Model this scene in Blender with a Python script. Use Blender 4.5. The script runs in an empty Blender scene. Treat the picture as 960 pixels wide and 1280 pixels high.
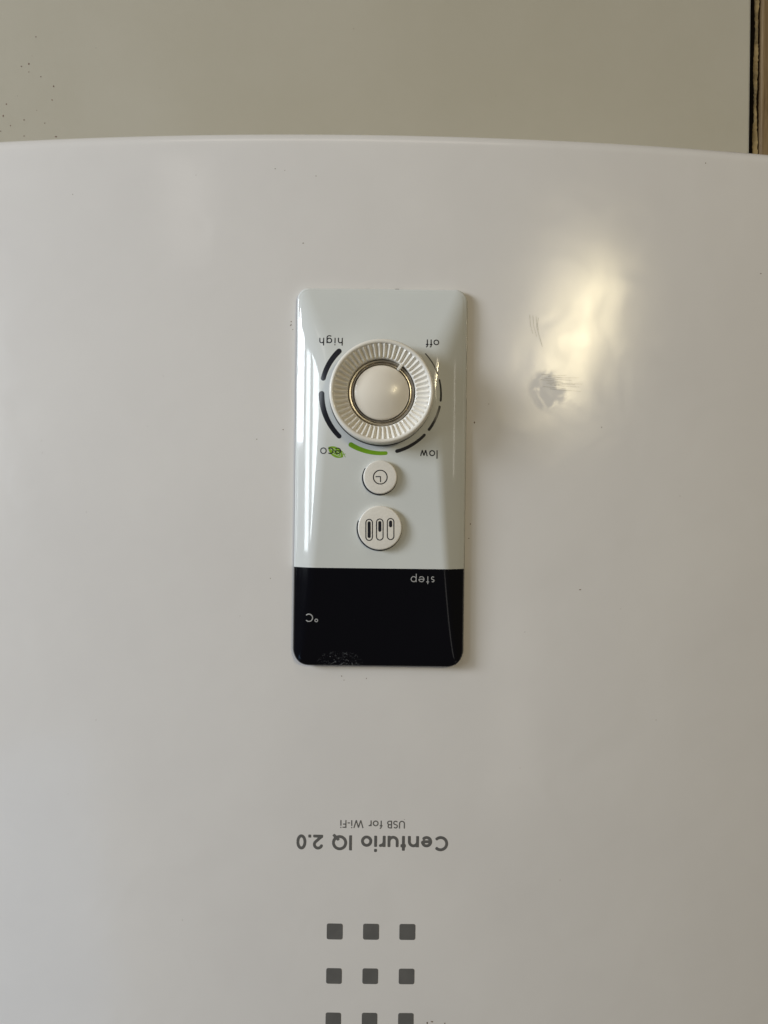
import bpy, math, random
import numpy as np
from mathutils import Matrix, Vector
random.seed(4)
R = math.radians

# ------------------------------------------------------------------ frame of reference
# heater space: u = to the right in the picture, v = up in the picture, w = out of the heater's face (metres).
# The heater hangs the right way up; the picture was taken with the phone upside down.
S = 0.0004225                  # metres per photo pixel on the face
D = 0.4067                     # camera to face
ROLL = R(0.7)
ZC = 1.55                      # height of the lens above the floor
DEPTH = 0.275                  # face to wall
UVW = Matrix(((-1, 0, 0, 0), (0, 0, -1, 0), (0, -1, 0, ZC), (0, 0, 0, 1)))   # heater space -> world

sc = bpy.context.scene
COL = sc.collection

# ------------------------------------------------------------------ camera
cam_d = bpy.data.cameras.new('camera')
cam = bpy.data.objects.new('camera', cam_d)
COL.objects.link(cam)
cam.matrix_world = UVW @ Matrix.Translation((0, 0, D)) @ Matrix.Rotation(ROLL, 4, 'Z')
cam_d.sensor_fit = 'HORIZONTAL'
cam_d.sensor_width = 36
cam_d.lens = 18 / (480 * S / D)
cam_d.clip_start = 0.01
cam_d.clip_end = 50
sc.camera = cam

# ------------------------------------------------------------------ light
world = bpy.data.worlds.new('World')
sc.world = world
world.use_nodes = True
bg = world.node_tree.nodes['Background']
bg.inputs['Color'].default_value = (1.0, 0.86, 0.66, 1)
bg.inputs['Strength'].default_value = 0.075
vs = sc.view_settings
vs.view_transform = 'Standard'
vs.look = 'None'
vs.exposure = 0
vs.gamma = 1
vs.use_curve_mapping = False


def area(name, h_deg, v_deg, dist, sx, sy, energy, colour, roll=0, shape='RECTANGLE', aim=(0, 0, 0)):
    """area lamp seen from the face at h degrees to the right, v degrees up (heater space)"""
    ld = bpy.data.lights.new(name, 'AREA')
    ld.shape = shape
    ld.size, ld.size_y = sx, sy
    ld.energy = energy
    ld.color = colour
    o = bpy.data.objects.new(name, ld)
    COL.objects.link(o)
    d = Vector((math.tan(R(h_deg)), math.tan(R(v_deg)), 1)).normalized()
    p = Vector(aim) + d * dist
    z = (p - Vector(aim)).normalized()            # lamps shine along -z
    x = Vector((0, 1, 0)).cross(z).normalized()
    y = z.cross(x)
    m = Matrix((x, y, z)).transposed().to_4x4()
    o.matrix_world = UVW @ Matrix.Translation(p) @ m @ Matrix.Rotation(R(roll), 4, 'Z')
    return o




def mirror_pt(px, py, dist):
    """the point at that distance which the face (curved like a barrel) mirrors into the lens at a photo pixel"""
    dx, dy = px - 480, py - 640
    c, q = math.cos(ROLL), math.sin(ROLL)
    u, v = (c * dx + q * dy) * S, -(-q * dx + c * dy) * S
    n = Vector(((u + 0.00224) / 1.5, 0, 1)).normalized()
    p = Vector((u, v, 0))
    d = (p - Vector((0, 0, D))).normalized()
    return p + (d - 2 * d.dot(n) * n) * dist, p


def glint(name, pa, pb, width, dist, energy, colour, shape='ELLIPSE', longer=1.0):
    """lamp whose long axis runs between the mirrored places of two photo pixels"""
    (a, s0), (b, s1) = mirror_pt(*pa, dist), mirror_pt(*pb, dist)
    ld = bpy.data.lights.new(name, 'AREA')
    ld.shape = shape
    ld.size, ld.size_y = width, (b - a).length * longer
    ld.energy, ld.color = energy, colour
    o = bpy.data.objects.new(name, ld)
    COL.objects.link(o)
    mid, src = (a + b) / 2, (s0 + s1) / 2
    z = (mid - src).normalized()
    y = (b - a - (b - a).dot(z) * z).normalized()
    x = y.cross(z)
    o.matrix_world = UVW @ Matrix.Translation(mid) @ Matrix((x, y, z)).transposed().to_4x4()


COOL = (0.86, 0.95, 1.0)
area('window_light', -51.7, 9, 3.2, 0.235, 0.92, 9.0, COOL)
area('window_light', -57.1, 9, 3.2, 0.150, 0.92, 5.6, COOL)
area('daylight', -67, 33, 3.2, 0.75, 0.95, 75, (0.86, 0.92, 1.0))
area('room_fill', -10, 62, 2.6, 1.6, 0.7, 4.0, (1.0, 0.91, 0.80))  # added fill standing for bounced room light, no such lamp known
area('edge_streak_light', 57, 15, 1.7, 0.022, 0.30, 0.06, (1.0, 0.95, 0.85))  # unseen strip lamp added to draw a bright streak along the panel's edge
glint('warm_lamp', (690, 500), (764, 335), 0.11, 1.6, 3.3, (1.0, 0.85, 0.50))
glint('warm_lamp', (676, 495), (735, 315), 0.28, 1.8, 2.3, (1.0, 0.88, 0.64), 'RECTANGLE')
glint('sheen_fill', (10, 940), (40, 1400), 0.55, 1.8, 1.1, (0.38, 0.62, 1.0), 'RECTANGLE')  # this and the next two: unseen lamps added to vary the enamel's sheen
glint('sheen_fill', (235, 190), (225, 330), 0.16, 2.0, 0.22, (1.0, 0.94, 0.88), 'RECTANGLE')
glint('sheen_fill', (650, 760), (640, 1000), 0.20, 2.0, 0.25, (1.0, 0.95, 0.90), 'RECTANGLE')

# ------------------------------------------------------------------ helpers


def unroll(x, y):
    dx, dy = x - 480, y - 640
    c, s = math.cos(ROLL), math.sin(ROLL)
    return c * dx + s * dy, -s * dx + c * dy


def qpt(qx, qy, w=0.0):
    f = S * (D - w) / D
    return qx * f, -qy * f


def UV(x, y, w=0.0):
    return qpt(*unroll(x, y), w)


U0 = qpt(-5.3, 0)[0]
RB = 1.5


def shell_w(u, v):
    return -(u - U0) ** 2 / (2 * RB)


def link(name, me, mat, parent, smooth=True):
    if mat:
        me.materials.append(mat)
    if smooth:
        me.shade_smooth()
    o = bpy.data.objects.new(name, me)
    COL.objects.link(o)
    if parent is not None:
        o.parent = parent
    return o


def mesh_obj(name, verts, faces, mat, parent=None, smooth=True):
    me = bpy.data.meshes.new(name)
    me.from_pydata([tuple(map(float, p)) for p in verts], [], faces)
    me.validate()
    me.update()
    return link(name, me, mat, parent, smooth)


def autosmooth(o, deg=30):
    me = o.data
    me.set_sharp_from_angle(angle=R(deg))


def field_faces(fn, b, cell):
    """marching squares: polygons of the region fn < 0"""
    x0, y0, x1, y1 = b
    nx = max(2, int(math.ceil((x1 - x0) / cell)))
    ny = max(2, int(math.ceil((y1 - y0) / cell)))
    xs = np.linspace(x0, x1, nx + 1)
    ys = np.linspace(y0, y1, ny + 1)
    X, Y = np.meshgrid(xs, ys)
    F = fn(X, Y)
    F = np.where(np.abs(F) < cell * 1e-3, -cell * 1e-3, F)
    ins = F < 0
    cnt = ins[:-1, :-1].astype(int) + ins[:-1, 1:] + ins[1:, 1:] + ins[1:, :-1]
    verts, faces, vid = [], [], {}

    def node(j, i):
        k = (j, i)
        if k not in vid:
            vid[k] = len(verts)
            verts.append((X[j, i], Y[j, i]))
        return vid[k]

    def cross(a, c):
        k = (a, c) if a < c else (c, a)
        if k not in vid:
            fa, fc = F[k[0]], F[k[1]]
            t = fa / (fa - fc)
            vid[k] = len(verts)
            verts.append((X[k[0]] + t * (X[k[1]] - X[k[0]]), Y[k[0]] + t * (Y[k[1]] - Y[k[0]])))
        return vid[k]
    for j, i in np.argwhere(cnt > 0):
        j, i = int(j), int(i)
        cs = [(j, i), (j, i + 1), (j + 1, i + 1), (j + 1, i)]
        if cnt[j, i] == 4:
            faces.append([node(*c) for c in cs])
            continue
        poly = []
        for n in range(4):
            a, c = cs[n], cs[(n + 1) % 4]
            if ins[a]:
                poly.append(node(*a))
            if ins[a] != ins[c]:
                poly.append(cross(a, c))
        if len(poly) >= 3:
            faces.append(poly)
    return verts, faces


def field_mesh(name, fn, b, cell, hfun, mat, parent, drop=None, smooth=True):
    v2, faces = field_faces(fn, b, cell)
    a = np.array(v2)
    w = hfun(a[:, 0], a[:, 1])
    verts = [(p[0], p[1], q) for p, q in zip(v2, w)]
    if drop is not None:
        edges = {}
        for f in faces:
            for k in range(len(f)):
                e = (f[k], f[(k + 1) % len(f)])
                edges[e] = 1
        rim = [e for e in edges if (e[1], e[0]) not in edges]
        low = {}
        for e in rim:
            for p in e:
                if p not in low:
                    low[p] = len(verts)
                    x, y, z = verts[p]
                    verts.append((x, y, drop(x, y, z)))
        for p, q in rim:
            faces.append([q, p, low[p], low[q]])
    o = mesh_obj(name, verts, faces, mat, parent, smooth)
    if drop is not None:
        autosmooth(o, 40)
    return o


# ---- stroke shapes in a pixel space (x right, y down unless stated), flat stroke ends
def sd_strokes(strokes):
    """strokes: list of (points, halfwidth or list, round_ends)"""
    def fn(X, Y):
        out = np.full(X.shape, 1e9)
        for pts, hw, rnd in strokes:
            n = len(pts)
            hws = hw if isinstance(hw, (list, tuple)) else [hw] * n
            for k in range(n - 1):
                ax, ay = pts[k]
                bx, by = pts[k + 1]
                L = math.hypot(bx - ax, by - ay)
                if L < 1e-9:
                    continue
                dx, dy = (bx - ax) / L, (by - ay) / L
                px, py = X - ax, Y - ay
                al = px * dx + py * dy
                ac = np.abs(-px * dy + py * dx)
                h = (hws[k] + hws[k + 1]) / 2
                qx = np.abs(al - L / 2) - L / 2
                qy = ac - h
                d = np.hypot(np.maximum(qx, 0), np.maximum(qy, 0)) + np.minimum(np.maximum(qx, qy), 0)
                out = np.minimum(out, d)
            for k in range(n):
                if rnd or 0 < k < n - 1 or (k == 0 and pts[0] == pts[-1]):
                    out = np.minimum(out, np.hypot(X - pts[k][0], Y - pts[k][1]) - hws[k])
        return out
    return fn


def arc(cx, cy, rx, ry, a0, a1, n=None):
    n = n or max(6, int(abs(a1 - a0) / 9))
    return [(cx + rx * math.cos(R(a0 + (a1 - a0) * k / n)), cy + ry * math.sin(R(a0 + (a1 - a0) * k / n)))
            for k in range(n + 1)]


def glyph(ch, t):
    """geometric sans: cap height 1, x height .73, y up; returns (strokes, width)"""
    h = t / 2
    xh = 0.745
    r = xh / 2 - h                      # bowl centre-line radius
    cx, cy = h + r, xh / 2
    st, w = [], 2 * (r + h)
    if ch == 'o':
        st = [arc(cx, cy, r, r, 0, 360)]
    elif ch == 'c':
        st = [arc(cx, cy, r, r, 48, 312)]
        w *= 0.9
    elif ch == 'e':
        st = [[(cx - r, cy), (cx + r, cy)], arc(cx, cy, r, r, 0, 322)]
    elif ch == 'n':
        q = 0.27
        st = [[(h, 0), (h, xh)], [(h, xh - h - q)] + arc(h + q, xh - h - q, q, q, 180, 0) + [(h + 2 * q, 0)]]
        w = 2 * q + t
    elif ch == 'h':
        q = 0.25
        st = [[(h, 0), (h, 1.05)], [(h, xh - h - q)] + arc(h + q, xh - h - q, q, q, 180, 0) + [(h + 2 * q, 0)]]
        w = 2 * q + t
    elif ch == 'u':
        q = 0.27
        st = [[(h, xh), (h, h + q)] + arc(h + q, h + q, q, q, 180, 360) + [(h + 2 * q, xh)], [(h + 2 * q, xh), (h + 2 * q, 0)]]
        w = 2 * q + t
    elif ch == 'r':
        st = [[(h, 0), (h, xh)], arc(h + 0.26, xh - h - 0.27, 0.26, 0.27, 180, 82)]
        w = 0.34 + h
    elif ch == 'i':
        st = [[(h, 0), (h, xh)], [(h, 0.87), (h, 0.87 + t * 1.1)]]
        w = t
    elif ch == 'l':
        st = [[(h, 0), (h, 1.05)]]
        w = t
    elif ch == 't':
        st = [[(0.17, 0), (0.17, 0.98)], [(0, xh - h), (0.36, xh - h)]]
        w = 0.36
    elif ch == 'f':
        st = [[(0.17, 0), (0.17, 0.82)] + arc(0.35, 0.82, 0.18, 0.19, 180, 100), [(0, xh - h), (0.36, xh - h)]]
        w = 0.36
    elif ch == 'w':
        a = 0.95
        st = [[(h, xh), (a * 0.29, 0)], [(a * 0.29, 0), (a / 2, xh * 0.93)], [(a / 2, xh * 0.93), (a * 0.71, 0)], [(a * 0.71, 0), (a - h, xh)]]
        w = a
    elif ch == 'g':
        st = [arc(cx, cy, r, r, 0, 360), [(cx + r, xh), (cx + r, -0.02)] + arc(cx, -0.02, r, r * 0.85, 0, -140)]
    elif ch == 'p':
        st = [arc(cx, cy, r, r, 0, 360), [(h, xh), (h, -0.32)]]
    elif ch == 's':
        a = 0.17
        yt, yb = xh - h - a, h + a
        st = [arc(0.22, yt, 0.15, a, 40, 215) + arc(0.22, yb, 0.165, a, 60, -140)]
        w = 0.44
    elif ch == 'C':
        rr = 0.5 - h
        st = [arc(0.5, 0.5, rr, rr, 42, 318)]
        w = 0.93
    elif ch == 'Q':
        rr = 0.5 - h
        st = [arc(0.5, 0.5, rr, rr, 0, 360), [(0.55, 0.33), (0.92, -0.03)]]
        w = 1.0
    elif ch == '0':
        st = [arc(0.33, 0.5, 0.33 - h, 0.5 - h, 0, 360)]
        w = 0.66
    elif ch == '2':
        q = 0.29 - h / 2
        st = [arc(0.33, 0.98 - q - h, q, q, 170, -38) + [(h * 0.8, h)], [(0, h), (0.66, h)]]
        w = 0.66
    elif ch == 'I':
        st = [[(h, 0), (h, 1)]]
        w = t
    elif ch == '.':
        st = [[(h, 0), (h, t * 1.05)]]
        w = t
    elif ch == 'U':
        q = 0.31
        st = [[(h, 1), (h, h + q)] + arc(h + q, h + q, q, q, 180, 360) + [(h + 2 * q, 1)]]
        w = 2 * q + t
    elif ch == 'S':
        a = (1 - t) / 4
        st = [arc(0.29, 1 - h - a, 0.22, a, 35, 235) + arc(0.29, h + a, 0.24, a, 55, -150)]
        w = 0.6
    elif ch == 'B':
        a, b = 0.22, 0.5 - h - 0.22 + 0.22
        st = [[(h, 0), (h, 1)],
              [(h, 1 - h), (0.30, 1 - h)] + arc(0.30, 0.76 - h / 2, 0.2, 0.24 - h / 2, 90, -90) + [(h, 0.52)],
              [(h, 0.52), (0.32, 0.52)] + arc(0.32, 0.26 + h / 2, 0.24, 0.26 - h / 2, 90, -90) + [(h, h)]]
        w = 0.60
    elif ch == 'W':
        a = 1.3
        st = [[(h, 1), (a * 0.28, 0)], [(a * 0.28, 0), (a / 2, 0.95)], [(a / 2, 0.95), (a * 0.72, 0)], [(a * 0.72, 0), (a - h, 1)]]
        w = a
    elif ch == 'F':
        st = [[(h, 0), (h, 1)], [(h, 1 - h), (0.5, 1 - h)], [(h, 0.52), (0.46, 0.52)]]
        w = 0.5
    elif ch == '-':
        st = [[(0, 0.36), (0.32, 0.36)]]
        w = 0.32
    elif ch == ' ':
        w = 0.34
    return [(s, h, False) for s in st], w


def text_part(name, txt, right_px, base_px, width_px, cap_px, t, surf, wref, mat, parent, eps=4e-5):
    """lettering that reads upside down in the picture; its first letter starts at right_px"""
    gl = [glyph(c, t) for c in txt]
    total = sum(g[1] for g in gl)
    gap = (width_px / cap_px - total) / max(1, len(txt) - 1)
    qx, qy = unroll(right_px, base_px)
    strokes, x = [], 0.0
    for g, w in gl:
        for pts, hw, rnd in g:
            strokes.append(([(x + a, b) for a, b in pts], hw, rnd))
        x += w + gap
    f = S * (D - wref) / D * cap_px
    ou, ov = qpt(qx, qy, wref)
    base = sd_strokes(strokes)
    # rotated half a turn: u = ou - f*gx ; v = ov - f*gy
    fn = lambda X, Y: base((ou - X) / f, (ov - Y) / f) * f
    b = (ou - f * (x + 0.1), ov - f * 1.15, ou + f * 0.1, ov + f * 0.45)
    return field_mesh(name, fn, b, f * t / 3.2, lambda a, c: surf(a, c) + eps, mat, parent)


def shape_part(name, strokes_px, surf, wref, mat, parent, eps=4e-5, cell=0.5, drop=None):
    """strokes given in photo pixels"""
    st = []
    f = S * (D - wref) / D
    xs, ys, mh = [], [], 0
    for pts, hw, rnd in strokes_px:
        pp = [UV(px, py, wref) for px, py in pts]
        hh = [k * f for k in hw] if isinstance(hw, (list, tuple)) else hw * f
        mh = max(mh, max(hh) if isinstance(hh, list) else hh)
        xs += [p[0] for p in pp]
        ys += [p[1] for p in pp]
        st.append((pp, hh, rnd))
    c = cell * f
    b = (min(xs) - mh - c, min(ys) - mh - c, max(xs) + mh + c, max(ys) + mh + c)
    return field_mesh(name, sd_strokes(st), b, c, lambda a, q: surf(a, q) + eps, mat, parent, drop=drop)


def box_sd(cx, cy, hx, hy, r):
    def fn(X, Y):
        qx, qy = np.abs(X - cx) - hx + r, np.abs(Y - cy) - hy + r
        return np.hypot(np.maximum(qx, 0), np.maximum(qy, 0)) + np.minimum(np.maximum(qx, qy), 0) - r
    return fn


def lathe(name, prof, cu, cv, w0, mat, parent, n=96, disp=None, cap=True):
    verts, faces = [], []
    m = len(prof)
    for k in range(n):
        a = 2 * math.pi * k / n
        for j, (r, w) in enumerate(prof):
            dz = disp(j, r, a) if disp else 0
            verts.append((cu + r * math.cos(a), cv + r * math.sin(a), w0 + w + dz))
    for k in range(n):
        k2 = (k + 1) % n
        for j in range(m - 1):
            faces.append([k * m + j, k2 * m + j, k2 * m + j + 1, k * m + j + 1])
    if cap:
        faces.append([k * m + m - 1 for k in range(n)])
    o = mesh_obj(name, verts, faces, mat, parent)
    autosmooth(o, 50)
    return o


def boxes(name, bs, mat, parent=None, bevel=0.0):
    verts, faces = [], []
    for (x0, y0, z0, x1, y1, z1) in bs:
        o = len(verts)
        verts += [(x0, y0, z0), (x1, y0, z0), (x1, y1, z0), (x0, y1, z0), (x0, y0, z1), (x1, y0, z1), (x1, y1, z1), (x0, y1, z1)]
        faces += [[o + a for a in f] for f in ((0, 3, 2, 1), (4, 5, 6, 7), (0, 1, 5, 4), (1, 2, 6, 5), (2, 3, 7, 6), (3, 0, 4, 7))]
    o = mesh_obj(name, verts, faces, mat, parent, smooth=False)
    if bevel:
        md = o.modifiers.new('bevel', 'BEVEL')
        md.width = bevel
        md.segments = 3
    return o


# ------------------------------------------------------------------ materials
class NT:
    def __init__(self, name):
        self.m = bpy.data.materials.new(name)
        self.m.use_nodes = True
        self.t = self.m.node_tree
        self.b = self.t.nodes['Principled BSDF']
        self.co = self.n('ShaderNodeTexCoord').outputs['Object']

    def n(self, kind, **kw):
        nd = self.t.nodes.new(kind)
        for k, v in kw.items():
            setattr(nd, k, v)
        return nd

    def l(self, a, b):
        self.t.links.new(a, b)

    def set(self, **kw):
        for k, v in kw.items():
            self.b.inputs[k.replace('_', ' ')].default_value = v

    def noise(self, scale, detail=3, rough=0.5, vec=None, dist=0.0):
        nd = self.n('ShaderNodeTexNoise')
        nd.inputs['Scale'].default_value = scale
        nd.inputs['Detail'].default_value = detail
        nd.inputs['Roughness'].default_value = rough
        nd.inputs['Distortion'].default_value = dist
        self.l(vec or self.co, nd.inputs['Vector'])
        return nd.outputs['Fac']

    def ramp(self, fac, stops):
        r = self.n('ShaderNodeValToRGB')
        e = r.color_ramp.elements
        while len(e) < len(stops):
            e.new(0.5)
        for el, (p, c) in zip(e, stops):
            el.position = p
            el.color = c if isinstance(c, tuple) else (c, c, c, 1)
        self.l(fac, r.inputs['Fac'])
        return r.outputs['Color']

    def math(self, op, a, b=None, clamp=False):
        m = self.n('ShaderNodeMath', operation=op, use_clamp=clamp)
        for i, x in enumerate((a, b)):
            if x is None:
                continue
            if isinstance(x, (int, float)):
                m.inputs[i].default_value = x
            else:
                self.l(x, m.inputs[i])
        return m.outputs[0]

    def mix(self, fac, a, b):
        m = self.n('ShaderNodeMix', data_type='RGBA')
        for i, x in ((0, fac), (6, a), (7, b)):
            if isinstance(x, (int, float, tuple)):
                m.inputs[i].default_value = x
            else:
                self.l(x, m.inputs[i])
        return m.outputs[2]

    def spot(self, c, r, soft=1.0):
        """1 at point c (heater space) falling to 0 at radius r; r may be (ru, rv)"""
        ru, rv = r if isinstance(r, tuple) else (r, r)
        mp = self.n('ShaderNodeMapping', vector_type='TEXTURE')
        mp.inputs['Location'].default_value = (c[0], c[1], 0)
        mp.inputs['Scale'].default_value = (ru, rv, 1e3)
        self.l(self.co, mp.inputs['Vector'])
        ln = self.n('ShaderNodeVectorMath', operation='LENGTH')
        self.l(mp.outputs[0], ln.inputs[0])
        return self.math('SUBTRACT', 1.0, ln.outputs['Value'], clamp=True)

    def bump(self, fac, strength, dist):
        b = self.n('ShaderNodeBump')
        b.inputs['Strength'].default_value = strength
        b.inputs['Distance'].default_value = dist
        self.l(fac, b.inputs['Height'])
        self.l(b.outputs[0], self.b.inputs['Normal'])


def simple(name, col, rough=0.5, coat=0.0, metal=0.0, vary=0.08, scale=120, bump=0.0):
    m = NT(name)
    f = m.noise(scale, 4)
    lo = tuple(c * (1 - vary) for c in col) + (1,)
    hi = tuple(min(1, c * (1 + vary)) for c in col) + (1,)
    m.l(m.ramp(f, [(0.3, lo), (0.7, hi)]), m.b.inputs['Base Color'])
    m.set(Roughness=rough, Metallic=metal)
    m.b.inputs['Coat Weight'].default_value = coat
    m.b.inputs['Coat Roughness'].default_value = 0.04
    if bump:
        m.bump(f, 0.3, bump)
    return m.m


# enamelled steel of the body
SM = UV(684, 488)
m = NT('white_enamel')
base = m.ramp(m.noise(9, 5, 0.6), [(0.25, (0.725, 0.70, 0.68, 1)), (0.75, (0.78, 0.755, 0.73, 1))])
n1 = m.ramp(m.noise(75, 5, 0.6, dist=0.8), [(0.46, 0.0), (0.56, 1.0)])
sm = m.math('MULTIPLY', m.math('MULTIPLY', m.spot(SM, (0.0115, 0.0125)), 3.0, clamp=True), n1, clamp=True)
base = m.mix(m.math('MULTIPLY', sm, 0.03), base, (0.42, 0.40, 0.38, 1))
gr = m.math('MULTIPLY', m.spot((SM[0] + 0.01, SM[1] + 0.02), (0.06, 0.09)), m.ramp(m.noise(60, 5, 0.6), [(0.35, 0.0), (0.7, 1.0)]))
base = m.mix(m.math('MULTIPLY', gr, 0.05), base, (0.62, 0.56, 0.46, 1))
m.l(base, m.b.inputs['Base Color'])
ro = m.ramp(m.noise(14, 6, 0.65, dist=0.8), [(0.3, 0.135), (0.7, 0.185)])
ro = m.math('ADD', m.math('ADD', ro, m.math('MULTIPLY', gr, 0.07)), m.math('MULTIPLY', sm, 0.28))
m.l(ro, m.b.inputs['Roughness'])
hb = m.math('ADD', m.math('MULTIPLY', m.noise(420, 1), 0.10), m.math('MULTIPLY', m.noise(34, 1.5, 0.4, dist=0.8), 3.2))
m.bump(hb, 0.09, 0.0006)
M_SHELL = m.m

# translucent white plastic cover of the control panel
m = NT('pale_gloss_plastic')
m.l(m.ramp(m.noise(22, 4), [(0.3, (0.665, 0.685, 0.67, 1)), (0.7, (0.70, 0.72, 0.70, 1))]), m.b.inputs['Base Color'])
m.l(m.ramp(m.noise(60, 5), [(0.3, 0.035), (0.75, 0.07)]), m.b.inputs['Roughness'])
m.set(IOR=1.5)
M_COVER = m.m

m = NT('black_display_plastic')
sp = UV(425, 826, 0.004)
scf = m.math('MULTIPLY', m.math('MULTIPLY', m.spot(sp, (0.0125, 0.0055)), 3.0, clamp=True),
             m.ramp(m.noise(420, 6, 0.75, dist=1.5), [(0.55, 0.0), (0.62, 1.0)]), clamp=True)
dust = m.ramp(m.noise(900, 2, 0.5), [(0.76, 0.0), (0.80, 1.0)])
tot = m.math('ADD', m.math('MULTIPLY', scf, 0.32), m.math('MULTIPLY', dust, 0.04), clamp=True)
m.l(m.mix(tot, (0.001, 0.0016, 0.0045, 1), (0.33, 0.34, 0.36, 1)), m.b.inputs['Base Color'])
m.l(m.math('ADD', m.ramp(m.noise(45, 5), [(0.3, 0.06), (0.75, 0.14)]), m.math('MULTIPLY', tot, 0.5)), m.b.inputs['Roughness'])
M_BLACK = m.m

M_KNOB = simple('ivory_plastic', (0.81, 0.775, 0.70), 0.28, coat=0.15, vary=0.03, scale=60)
M_CAP = simple('satin_ivory_plastic', (0.78, 0.72, 0.62), 0.26, coat=0.1, vary=0.03, scale=60, bump=0.0002)
M_BUTTON = simple('matt_ivory_plastic', (0.80, 0.765, 0.70), 0.42, vary=0.04, scale=900, bump=0.0002)
M_CHROME = simple('chrome', (0.66, 0.62, 0.55), 0.34, metal=1.0, vary=0.15, scale=200)
M_DARK = simple('dark_gap', (0.012, 0.012, 0.014), 0.6)
M_INK = simple('black_ink', (0.012, 0.013, 0.02), 0.35, vary=0.2)
M_GREEN = simple('green_ink', (0.17, 0.36, 0.012), 0.35, vary=0.08)
M_LEAF = simple('leaf_green_ink', (0.22, 0.42, 0.02), 0.35, vary=0.15, scale=500)
M_GREY = simple('grey_ink', (0.125, 0.122, 0.117), 0.45, vary=0.1)
M_PALE = simple('pale_grey_ink', (0.42, 0.42, 0.42), 0.5, vary=0.1)
M_SPECK = simple('brown_dirt', (0.21, 0.15, 0.11), 0.8, vary=0.4, scale=600)
M_SCRATCH = simple('scuffed_enamel', (0.56, 0.53, 0.46), 0.6, vary=0.2, scale=900)

# board behind
m = NT('painted_board')
m.l(m.ramp(m.noise(5, 5, 0.6), [(0.3, (0.455, 0.42, 0.33, 1)), (0.7, (0.49, 0.455, 0.37, 1))]), m.b.inputs['Base Color'])
m.l(m.ramp(m.noise(11, 5), [(0.3, 0.30), (0.7, 0.42)]), m.b.inputs['Roughness'])
m.bump(m.noise(120, 3), 0.12, 0.0008)
M_BOARD = m.m
M_EDGE = simple('pale_edge_band', (0.60, 0.60, 0.55), 0.4, vary=0.05)
M_WALL = simple('raw_plaster', (0.10, 0.085, 0.065), 0.9, vary=0.3, scale=40, bump=0.002)

m = NT('old_wood')
mp = m.n('ShaderNodeMapping')
mp.inputs['Scale'].default_value = (60, 4, 60)
m.l(m.co, mp.inputs['Vector'])
g = m.noise(3, 7, 0.7, vec=mp.outputs[0], dist=0.7)
m.l(m.ramp(g, [(0.25, (0.10, 0.058, 0.021, 1)), (0.5, (0.20, 0.13, 0.056, 1)), (0.75, (0.28, 0.20, 0.10, 1))]), m.b.inputs['Base Color'])
m.set(Roughness=0.6)
m.bump(g, 0.5, 0.002)
M_WOOD = m.m
M_WOODL = simple('splintered_wood', (0.30, 0.22, 0.10), 0.7, vary=0.45, scale=90, bump=0.003)

# ------------------------------------------------------------------ setting behind the heater
WW = -DEPTH


def world_obj(o):
    o.matrix_world = UVW
    return o


ex = UV(937.5, 90, WW)[0]
wl = world_obj(boxes('wall', [(-1.6, -1.25, WW - 0.09, 1.6, ZC, WW - 0.03)], M_WALL))
wl['kind'] = 'structure'

bd = bpy.data.objects.new('wall_board', None)
COL.objects.link(bd)
bd.matrix_world = UVW
bd['label'] = 'pale greenish beige wall board behind the white heater, dotted with brown specks'
bd['category'] = 'board'
boxes('board_panel', [(-1.4, -1.2, WW - 0.029, ex - 0.0012, ZC, WW)], M_BOARD, bd)
boxes('edge_strip', [(ex - 0.0011, -1.2, WW - 0.0285, ex, ZC, WW - 0.0004)], M_EDGE, bd, 0.0003)
# specks of dirt on the board
verts, faces = [], []


def blob(verts, faces, cx, cy, r, wf, n=9):
    o = len(verts)
    st = random.uniform(0.7, 1.4)
    for k in range(n):
        a = 2 * math.pi * k / n
        rr = r * random.uniform(0.7, 1.2)
        x, y = cx + rr * math.cos(a) * st, cy + rr * math.sin(a) / st
        verts.append((x, y, wf(x, y)))
    verts.append((cx, cy, wf(cx, cy) + r * 0.25))
    for k in range(n):
        faces.append([o + k, o + (k + 1) % n, o + n])


for px, py, r in [(45, 46, 1.2), (27, 83, 1.3), (36, 80, 1.6), (36, 90, .9), (51, 96, 1.2), (67, 108, 1.6), (65, 125, 1.3), (8, 130, 1.3),
                  (4, 145, 1.5), (30, 150, 1.4), (13, 157, 1.2), (56, 154, 1.0), (1, 164, 1.2), (46, 138, .6), (22, 120, .5), (40, 70, .5),
                  (442, 36, .8), (120, 60, .5), (70, 171, 1.6), (30, 170, 1.2), (200, 110, .5), (620, 120, .5)]:
    u, v = UV(px, py, WW)
    blob(verts, faces, u, v, r * S * 1.2, lambda x, y: WW + 0.0001)
sp_o = mesh_obj('dirt_specks', verts, faces, simple('reddish_dirt', (0.20, 0.13, 0.10), 0.8, vary=0.3), bd)
sp_o['kind'] = 'stuff'

# timber to the right of the gap
wd = bpy.data.objects.new('door_frame', None)
COL.objects.link(wd)
wd.matrix_world = UVW
wd['label'] = 'old brown wooden frame seen beyond the dark gap at the top right corner'
wd['category'] = 'door frame'
g0 = UV(942.7, 90, WW - 0.004)[0]
g1 = UV(949.8, 90, WW - 0.003)[0]
M_GAPSHADE = simple('shade_dark_timber', (0.03, 0.021, 0.012), 0.85, vary=0.4, scale=80)  # near-black timber colour that carries the deep shade of the gap
boxes('frame_board', [(g1 + 0.0006, -1.2, WW - 0.029, g1 + 0.11, ZC, WW - 0.001)], M_WOOD, wd, 0.002)
boxes('frame_core', [(g0 + 0.0006, -1.2, WW - 0.029, g1, ZC, WW - 0.0085)], M_GAPSHADE, wd)
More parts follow.
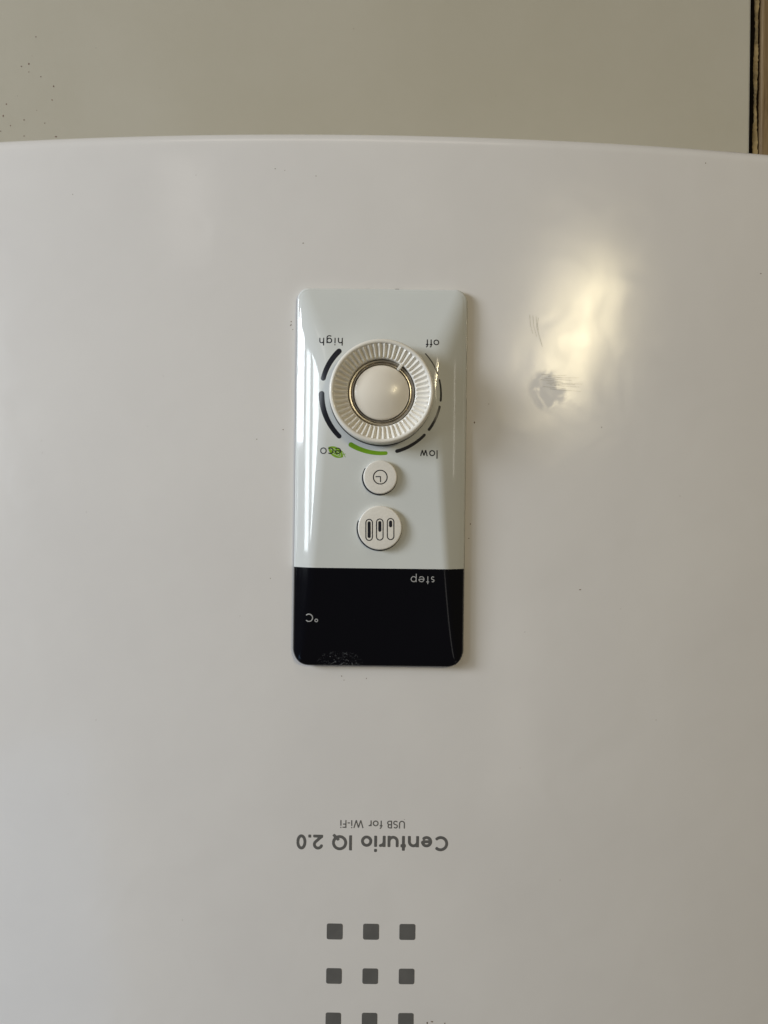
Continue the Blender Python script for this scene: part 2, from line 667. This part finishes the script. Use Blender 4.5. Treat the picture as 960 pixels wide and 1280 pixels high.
# ragged lipping strip, and its flank coloured dark for the shade in the gap
verts, faces, v2, f2 = [], [], [], []
ny = 700
for k in range(ny + 1):
    v = -0.30 + (1.2 * k / ny)
    j1 = 0.0005 * math.sin(v * 90) + random.uniform(-0.00025, 0.00025)
    j2 = 0.0009 * math.sin(v * 61 + 1) * math.sin(v * 23) + random.uniform(-0.0004, 0.0004)
    w1 = WW - 0.004 + random.uniform(-0.0006, 0.0006)
    verts += [(g0 + j1, v, w1 - 0.0008), (g0 + j1 + 0.0008, v, w1), (g1 - 0.0014 + j2, v, w1), (g1 - 0.0006 + j2 * 0.5, v, w1 - 0.0040)]
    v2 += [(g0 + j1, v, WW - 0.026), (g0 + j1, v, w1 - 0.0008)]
for k in range(ny):
    for j in range(3):
        a = k * 4 + j
        faces.append([a, a + 1, a + 5, a + 4])
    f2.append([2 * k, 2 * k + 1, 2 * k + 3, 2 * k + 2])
o = mesh_obj('splintered_edge', verts, faces, M_WOODL, wd)
autosmooth(o, 30)
mesh_obj('shade_dark_flank', v2, f2, M_GAPSHADE, wd)

# ------------------------------------------------------------------ the heater
root = bpy.data.objects.new('water_heater', None)
COL.objects.link(root)
VT = 0.2020                                     # lower end of the heater = upper edge in the picture
VB = -0.62
HWID = 0.285
root.matrix_world = UVW @ Matrix.Translation((U0, VT, -DEPTH / 2))
root['label'] = 'white enamelled water heater with a dial panel, seen upside down in front of the board'
root['category'] = 'water heater'
INV = root.matrix_world.inverted() @ UVW
_link = link


def link(name, me, mat, parent, smooth=True):
    o = _link(name, me, mat, parent, smooth)
    if parent is root:
        o.matrix_parent_inverse = Matrix.Identity(4)
        o.location = INV.translation
    return o


# shell: barrel-curved front with rolled edges, closed to the wall
RE = 0.008


def edge_axis(a, b, step):
    core = list(np.arange(a + RE, b - RE, step))
    fall = [RE * (1 - math.cos(math.pi / 2 * k / 10)) for k in range(10)]
    return np.array(sorted(set([round(float(x), 7) for x in [a + f for f in fall] + core + [b - RE] + [b - f for f in fall]])))


us = edge_axis(U0 - HWID, U0 + HWID, 0.006)
vs_ = edge_axis(VB, VT, 0.02)


def roll_drop(d):
    e = np.clip(RE - d, 0, RE)
    return RE - math.sqrt(max(0, RE * RE - e * e))


verts, faces = [], []
nu, nv = len(us), len(vs_)
for v in vs_:
    for u in us:
        w = shell_w(u, v) - roll_drop(min(u - us[0], us[-1] - u)) - roll_drop(min(v - VB, VT - v))
        verts.append((u, v + -0.0047 * (u - U0) * min(1, max(0, v / VT)), w))
for j in range(nv - 1):
    for i in range(nu - 1):
        a = j * nu + i
        faces.append([a, a + 1, a + nu + 1, a + nu])
ring = [i for i in range(nu)] + [j * nu + nu - 1 for j in range(1, nv)] + [(nv - 1) * nu + i for i in range(nu - 2, -1, -1)] + [j * nu for j in range(nv - 2, 0, -1)]
o0 = len(verts)
for k in ring:
    verts.append((verts[k][0], verts[k][1], WW + 0.0005))
nr = len(ring)
for k in range(nr):
    faces.append([ring[(k + 1) % nr], ring[k], o0 + k, o0 + (k + 1) % nr])
faces.append([o0 + nr - 1 - k for k in range(nr)])
shell = mesh_obj('body', verts, faces, M_SHELL, root)
autosmooth(shell, 40)

# ---- control panel
pcx = U0
PH = 0.007
hw_px = 106.5
_, top_v = UV(478, 360.5, 0.003)
_, bot_v = UV(473, 833, 0.003)
HP = hw_px * S * (D - 0.002) / D
pcy = (top_v + bot_v) / 2
HPV = (top_v - bot_v) / 2
_, split_v = UV(474, 710.2, 0.0045)
v430 = UV(477, 430)[1]
v800 = UV(477, 800)[1]


def panel_sd(X, Y):
    r = np.where(Y > pcy, 15 * S, 21 * S)
    qx, qy = np.abs(X - pcx) - HP + r, np.abs(Y - pcy) - HPV + r
    return np.hypot(np.maximum(qx, 0), np.maximum(qy, 0)) + np.minimum(np.maximum(qx, qy), 0) - r


def smin(a, b, k):
    h = np.clip(0.5 + 0.5 * (b - a) / k, 0, 1)
    return b + (a - b) * h - k * h * (1 - h)


E0 = 0.0026


def panel_h(X, Y):
    X = np.asarray(X, float)
    Y = np.asarray(Y, float)
    x = HP - np.abs(X - pcx)                      # distance from the long edge
    side = E0 + 0.56 * x - 6.0 * x * x
    t = np.clip((Y - bot_v) / (v430 - bot_v), 0, 2)
    plat = 0.0034 + 0.0074 * t ** 0.5
    topf = E0 + 0.0003 + 0.19 * (top_v - Y)
    h = smin(side, plat, 0.0010)
    h = smin(h, topf, 0.0030)
    d = -panel_sd(X, Y)
    re = 0.0012
    e = np.clip(re - d, 0, re)
    h = h - (re - np.sqrt(np.maximum(0, re * re - e * e)))
    # fine step of the cover's lip, 1.6 mm in from the edge
    h = h - 0.00020 * np.exp(-((d - 0.0017) / 0.00022) ** 2)
    return h


PB = (pcx - HP - 0.001, pcy - HPV - 0.001, pcx + HP + 0.001, pcy + HPV + 0.001)
dropf = lambda x, y, z: float(shell_w(x, y)) - 0.0004
cover = field_mesh('panel_cover', lambda X, Y: np.maximum(panel_sd(X, Y), split_v + 0.00006 - Y), PB, 0.00042, panel_h, M_COVER, root, drop=dropf)
cover['label'] = 'pale glossy white half of the control panel'
disp_ = field_mesh('display_window', lambda X, Y: np.maximum(panel_sd(X, Y), Y - split_v), PB, 0.00042, panel_h, M_BLACK, root, drop=dropf)
disp_['label'] = 'glossy black display window, switched off'
# dark seam under the panel rim
field_mesh('rim_gasket', lambda X, Y: panel_sd(X, Y) - 0.00035, (PB[0] - .001, PB[1] - .001, PB[2] + .001, PB[3] + .001), 0.0008,
           lambda a, b: shell_w(a, b) + 0.00025, simple('grey_gasket', (0.20, 0.20, 0.19), 0.5), root)
for px in (459.5, 496.5):
    u, v = UV(px, 361.5, 0.002)
    boxes('clip_slot', [(u - 0.0011, v - 0.0004, -0.0004, u + 0.0011, v + 0.0003, 0.0016)], M_DARK, root, 0.0002)

# ---- knob
KW = float(panel_h(pcx, UV(477, 492, PH)[1]))
ku, kv = UV(477, 492.2, KW)
lathe('dial_seat', [(0.02675, -0.0002), (0.02675, 0.00008), (0.0235, 0.00008)], ku - 0.0002, kv - 0.0002, KW, M_DARK, root, 96, cap=False)
kn = bpy.data.objects.new('dial_knob', None)
COL.objects.link(kn)
kn.parent = root
kn.location = INV.translation
prof = [(0.0255, 0.0004), (0.0262, 0.0007), (0.0266, 0.0015), (0.0265, 0.0080), (0.0262, 0.0091), (0.0256, 0.0096), (0.0248, 0.0096), (0.0244, 0.0093), (0.0241, 0.0089)]
na = 14
for k in range(na + 1):
    f = k / na
    r = 0.0241 - 0.0064 * f
    prof.append((r, 0.0088 - 0.0034 * f - 0.0004 * math.sin(math.pi * f)))
prof += [(0.01745, 0.0051), (0.0172, 0.0040), (0.0171, 0.0008)]
NR = 54


def ribs(j, r, a):
    if r > 0.0242 or r < 0.0175:
        return 0
    e = min(1, (0.0242 - r) / 0.0006, (r - 0.0175) / 0.0006)
    ph = (a * NR / (2 * math.pi)) % 1.0
    p = abs(2 * ph - 1)
    return e * 0.0014 * (p ** 0.8 - 0.5)


lathe('grip_ring', prof, ku, kv, KW, M_KNOB, kn, NR * 10, ribs, cap=False)
lathe('chrome_ring', [(0.0171, 0.0016), (0.0168, 0.0032), (0.0164, 0.0038), (0.0158, 0.0037), (0.0154, 0.0026), (0.0151, 0.0034), (0.0147, 0.0035), (0.0143, 0.0016)],
      ku, kv, KW, M_CHROME, kn, 128, cap=False)
cp = [(0.0142, 0.0005), (0.0141, 0.0030), (0.01395, 0.0038), (0.0136, 0.0043)]
for k in range(1, 26):
    f = k / 25
    r = 0.0136 * (1 - f)
    cp.append((max(r, 0.0001), 0.0043 + 0.0030 * (1 - (r / 0.0136) ** 2)))
lathe('knob_cap', cp, ku, kv, KW, M_CAP, kn, 96)
a = R(90 - 35.5)
ca, sa = math.cos(a), math.sin(a)
pts = []
for (r, t_, w) in [(0.0141, -1, 0), (0.0176, -1, 0), (0.0176, 1, 0), (0.0141, 1, 0)]:
    pts.append((r, t_ * 0.0009))
vv, ff = [], []
for w in (0.0028, 0.0056):
    for r, t_ in pts:
        tt = t_ * (1 if w < 0.005 else 0.8)
        vv.append((ku + r * ca - tt * sa, kv + r * sa + tt * ca, KW + w))
ff = [(0, 3, 2, 1), (4, 5, 6, 7), (0, 1, 5, 4), (1, 2, 6, 5), (2, 3, 7, 6), (3, 0, 4, 7)]
po = mesh_obj('pointer_notch', vv, ff, M_KNOB, kn, smooth=False)
md = po.modifiers.new('bevel', 'BEVEL')
md.width = 0.0003
md.segments = 3

# ---- dial marks (thickness grows from off to high)
def dial(a0, a1, t0, t1, mat, label=None, r=74.4):
    n = 22
    pts, hw = [], []
    for k in range(n + 1):
        f = k / n
        an = R(a0 + (a1 - a0) * f)
        pts.append((477 + r * math.cos(an), 492 + r * math.sin(an)))
        hw.append((t0 + (t1 - t0) * f) / 2)
    o = shape_part('dial_mark', [(pts, hw, True)], panel_h, KW, mat, root, cell=0.45)
    if label:
        o['label'] = label


# angles in the picture: 0 = right, clockwise positive
dial(-42.5, -19, 1.3, 1.8, M_INK, 'thinnest black dial mark, next to off')
dial(-13.5, 6.5, 2.1, 2.7, M_INK)
dial(12.5, 37, 2.9, 3.6, M_INK)
dial(44, 75, 3.5, 4.5, M_INK, 'black dial mark next to low')
dial(86, 121, 4.6, 6.2, M_GREEN, 'green dial mark next to eco')
dial(135, 180, 5.8, 7.2, M_INK, 'longest and thick black dial mark', 75.2)
dial(195, 225, 6.4, 6.8, M_INK, 'thick black dial mark next to high', 75.6)

# ---- leaf and words on the panel
c0 = UV(419.5, 565, KW)
lf = S * (D - KW) / D


def leaf_sd(X, Y):
    x, y = (X - c0[0]) / lf, -(Y - c0[1]) / lf           # px, y down
    an = R(33)
    a = x * math.cos(an) + y * math.sin(an)
    b = -x * math.sin(an) + y * math.cos(an)
    rr = 13.3
    d = np.maximum(np.hypot(a, b - 7.2) - rr, np.hypot(a, b + 7.2) - rr)
    vein = sd_strokes([([(-9, -0.4), (0, 1.0), (8, 0.2)], 0.32, True), ([(-5, -2.6), (2, -1.6), (8, -1.0)], 0.25, True), ([(-3, 3.4), (3, 2.8), (8, 1.4)], 0.25, True)])(a, b)
    d = np.maximum(d, -vein)
    stem = sd_strokes([([(4, 3.6), (9, 3.4), (12, 2.0)], 0.4, True), ([(4, -4.5), (9, 0), (12, 6)], 0.35, True)])(x, y)
    return np.minimum(d, stem) * lf


field_mesh('leaf_emblem', leaf_sd, (c0[0] - 16 * lf, c0[1] - 14 * lf, c0[0] + 16 * lf, c0[1] + 14 * lf), 0.33 * lf, lambda a, b: panel_h(a, b) + 2.5e-5, M_LEAF, root)
TH = 0.14
text_part('lettering', 'high', 428.3, 421.2, 29.6, 9.6, TH, panel_h, KW, M_INK, root)['label'] = 'word high in thin black letters'
text_part('lettering', 'off', 549.4, 423.4, 16.8, 9.8, TH, panel_h, KW, M_INK, root)['label'] = 'word off in thin black letters'
text_part('lettering', 'low', 547.2, 562.6, 22.0, 10.2, TH, panel_h, KW, M_INK, root)['label'] = 'word low in thin black letters'
text_part('lettering', 'eco', 426.2, 559.4, 26.2, 11.0, 0.11, panel_h, KW, M_INK, root, eps=6e-5)['label'] = 'word eco in thin black letters'

# ---- display prints (sub-parts of the display window)
text_part('lettering', 'step', 542.8, 720.0, 29.6, 9.8, 0.10, panel_h, 0.0045, M_PALE, disp_)['label'] = 'word step in thin pale letters'
t1 = text_part('lettering', 'C', 391.9, 766.3, 9.4, 10.4, 0.12, panel_h, 0.004, M_PALE, disp_)
t1['label'] = 'letter C of the degree sign'
shape_part('degree_ring', [([(395.8 + 1.7 * math.cos(R(k * 30)), 774.8 + 1.7 * math.sin(R(k * 30))) for k in range(13)], 0.55, True)],
           panel_h, 0.004, M_PALE, disp_, cell=0.3)

# ---- buttons
def button(cx, cy, rpx, label, icon):
    w0 = float(panel_h(pcx, UV(cx, cy, 0.006)[1]))
    u, v = UV(cx, cy, w0 + 0.0026)
    r = rpx * S * (D - w0 - 0.0026) / D
    b = bpy.data.objects.new('push_button', None)
    COL.objects.link(b)
    b.parent = root
    b.location = INV.translation
    b['label'] = label
    lathe('button_gap', [(r + 0.00045, -0.0002), (r + 0.00045, 0.00012), (r - 0.001, 0.00012)], u - 0.00028, v - 0.00018, w0, M_DARK, b, 72, cap=False)
    e = 0.0007
    pr = [(r - 0.0001, 0.0002), (r, 0.0004), (r, 0.0026 - e)]
    for k in range(1, 6):
        an = R(90 * k / 5)
        pr.append((r - e + e * math.cos(an), 0.0026 - e + e * math.sin(an)))
    pr += [(r * 0.5, 0.00262)]
    lathe('button_cap', pr, u, v, w0, M_BUTTON, b, 96)
    top = w0 + 0.00262
    icon(b, top)


def clock_icon(b, top):
    s = lambda a, c: np.zeros_like(np.asarray(a, float)) + top
    n = 40
    circ = [(475.3 + 8.6 * math.cos(2 * math.pi * k / n), 596.4 + 8.6 * math.sin(2 * math.pi * k / n)) for k in range(n + 1)]
    shape_part('clock_icon', [(circ, 0.66, True), ([(469.4, 595.8), (476.2, 595.8)], 0.6, False), ([(475.6, 595.6), (475.6, 602.6)], 0.6, False)],
               s, top, M_INK, b, cell=0.28)


def level_icon(b, top):
    s = lambda a, c: np.zeros_like(np.asarray(a, float)) + top
    st = []
    for cx, y0, y1, f1 in ((461.4, 653.2, 671.4, 670.6), (474.7, 652.8, 671.0, 662.8), (488.2, 652.2, 670.4, 657.2)):
        rr = 4.1
        pts = [(cx + rr * math.cos(R(a)), y0 + rr * math.sin(R(a))) for a in range(180, 361, 15)]
        pts += [(cx + rr * math.cos(R(a)), y1 + rr * math.sin(R(a))) for a in range(0, 181, 15)]
        pts.append(pts[0])
        st.append((pts, 0.62, True))
        st.append(([(cx, y0 + 0.4), (cx, f1)], 1.95, True))
    shape_part('level_icon', st, s, top, M_INK, b, cell=0.3)


button(475.3, 596.3, 21.2, 'small round timer button with a clock symbol', clock_icon)
button(474.9, 659.8, 27.6, 'larger round power button with three bar symbols', level_icon)

# ---- print on the body
def uv_shell(x, y):
    w = 0.0
    for _ in range(4):
        u, v = UV(x, y, w)
        w = shell_w(u, v)
    return u, v, w


text_part('lettering', 'USB for Wi-Fi', 506.2, 1026.0, 80.8, 9.8, 0.145, shell_w, 0, M_GREY, root)['label'] = 'small grey line USB for Wi-Fi'
text_part('lettering', 'Centurio IQ 2.0', 560.4, 1045.6, 190.0, 19.0, 0.192, shell_w, 0, M_GREY, root)['label'] = 'grey line Centurio IQ 2.0'
proto = None
for r_, (ys, xs, sz) in enumerate([(1164.6, (418.4, 463.8, 509.2), 20.0), (1220.2, (417.5, 462.8, 508.2), 19.6), (1275.6, (416.6, 461.9, 507.3), 19.4)]):
    for k, x in enumerate(xs):
        u, v, w = uv_shell(x, ys + (k - 1) * 0.3)
        h = sz * S / 2
        o = field_mesh('square_mark', box_sd(u, v, h, h, 2.4 * S), (u - h - .0005, v - h - .0005, u + h + .0005, v + h + .0005), h / 9,
                       lambda a, b: shell_w(a, b) + 5e-5, M_GREY, root)

# ---- dirt specks and scratches on the enamel
verts, faces = [], []
spk = [(379, 304, 1.0), (91, 243, .8), (321, 549, .9), (52, 551, .7), (53, 566, .6), (593, 528, 1.6), (611, 505, .9), (725, 737, 1.3), (656, 790, .6), (588, 655, 1.1), (586, 673, 1.0),
       (427, 845, 1.0), (430, 850, .8), (458, 848, .8), (354, 537, 1.0), (338, 723, .8), (108, 640, .6), (364, 402, 1.0), (364, 406, 1.1), (366, 412, .8), (363, 407, .7),
       (882, 204, 1.1), (395, 220, .8), (344, 211, .9), (356, 213, .7), (245, 219, .6), (752, 534, .9), (951, 342, 1.2), (540, 1277, 1.6), (534, 1279, 1.6), (556, 1279, 1.2), (700, 1100, .6), (120, 900, .6),
       (228, 1150, .6), (820, 900, .7), (850, 620, .6), (204, 470, .5), (650, 960, .6), (300, 770, .5)]
for px, py, r in spk:
    u, v, w = uv_shell(px, py)
    blob(verts, faces, u, v, r * S * 0.72, lambda x, y: shell_w(x, y) + 0.00006)
for _ in range(6):
    u, v, w = uv_shell(random.uniform(0, 960), random.uniform(190, 1280))
    if abs(u - pcx) < HP + 0.001 and abs(v - pcy) < HPV + 0.001:
        continue
    blob(verts, faces, u, v, random.uniform(0.25, 0.42) * S, lambda x, y: shell_w(x, y) + 0.00006, 6)
o = mesh_obj('dirt_specks', verts, faces, M_SPECK, root)
o['kind'] = 'stuff'
sp = UV(488, 478, 0.016)

scr = []
for k in range(9):
    y = 467 + k * 2.2 + random.uniform(-0.5, 0.5)
    x0 = 676 + random.uniform(0, 14)
    scr.append(([(x0, y), (x0 + 18, y + 1.6), (x0 + random.uniform(28, 48), y + 2.2 + random.uniform(-1, 1))], [0.32, 0.3, 0.12], False))
for (xa, ya, xb, yb, xc, yc) in [(663, 392, 664, 405, 667, 416), (667, 393, 668, 406, 672, 420), (671, 394, 672, 408, 679, 432), (674, 396, 673, 404, 674, 412)]:
    scr.append(([(xa, ya), (xb, yb), (xc, yc)], [0.2, 0.45, 0.12], False))
shape_part('scratches', scr, shell_w, 0, M_SCRATCH, root, eps=3e-5, cell=0.35)
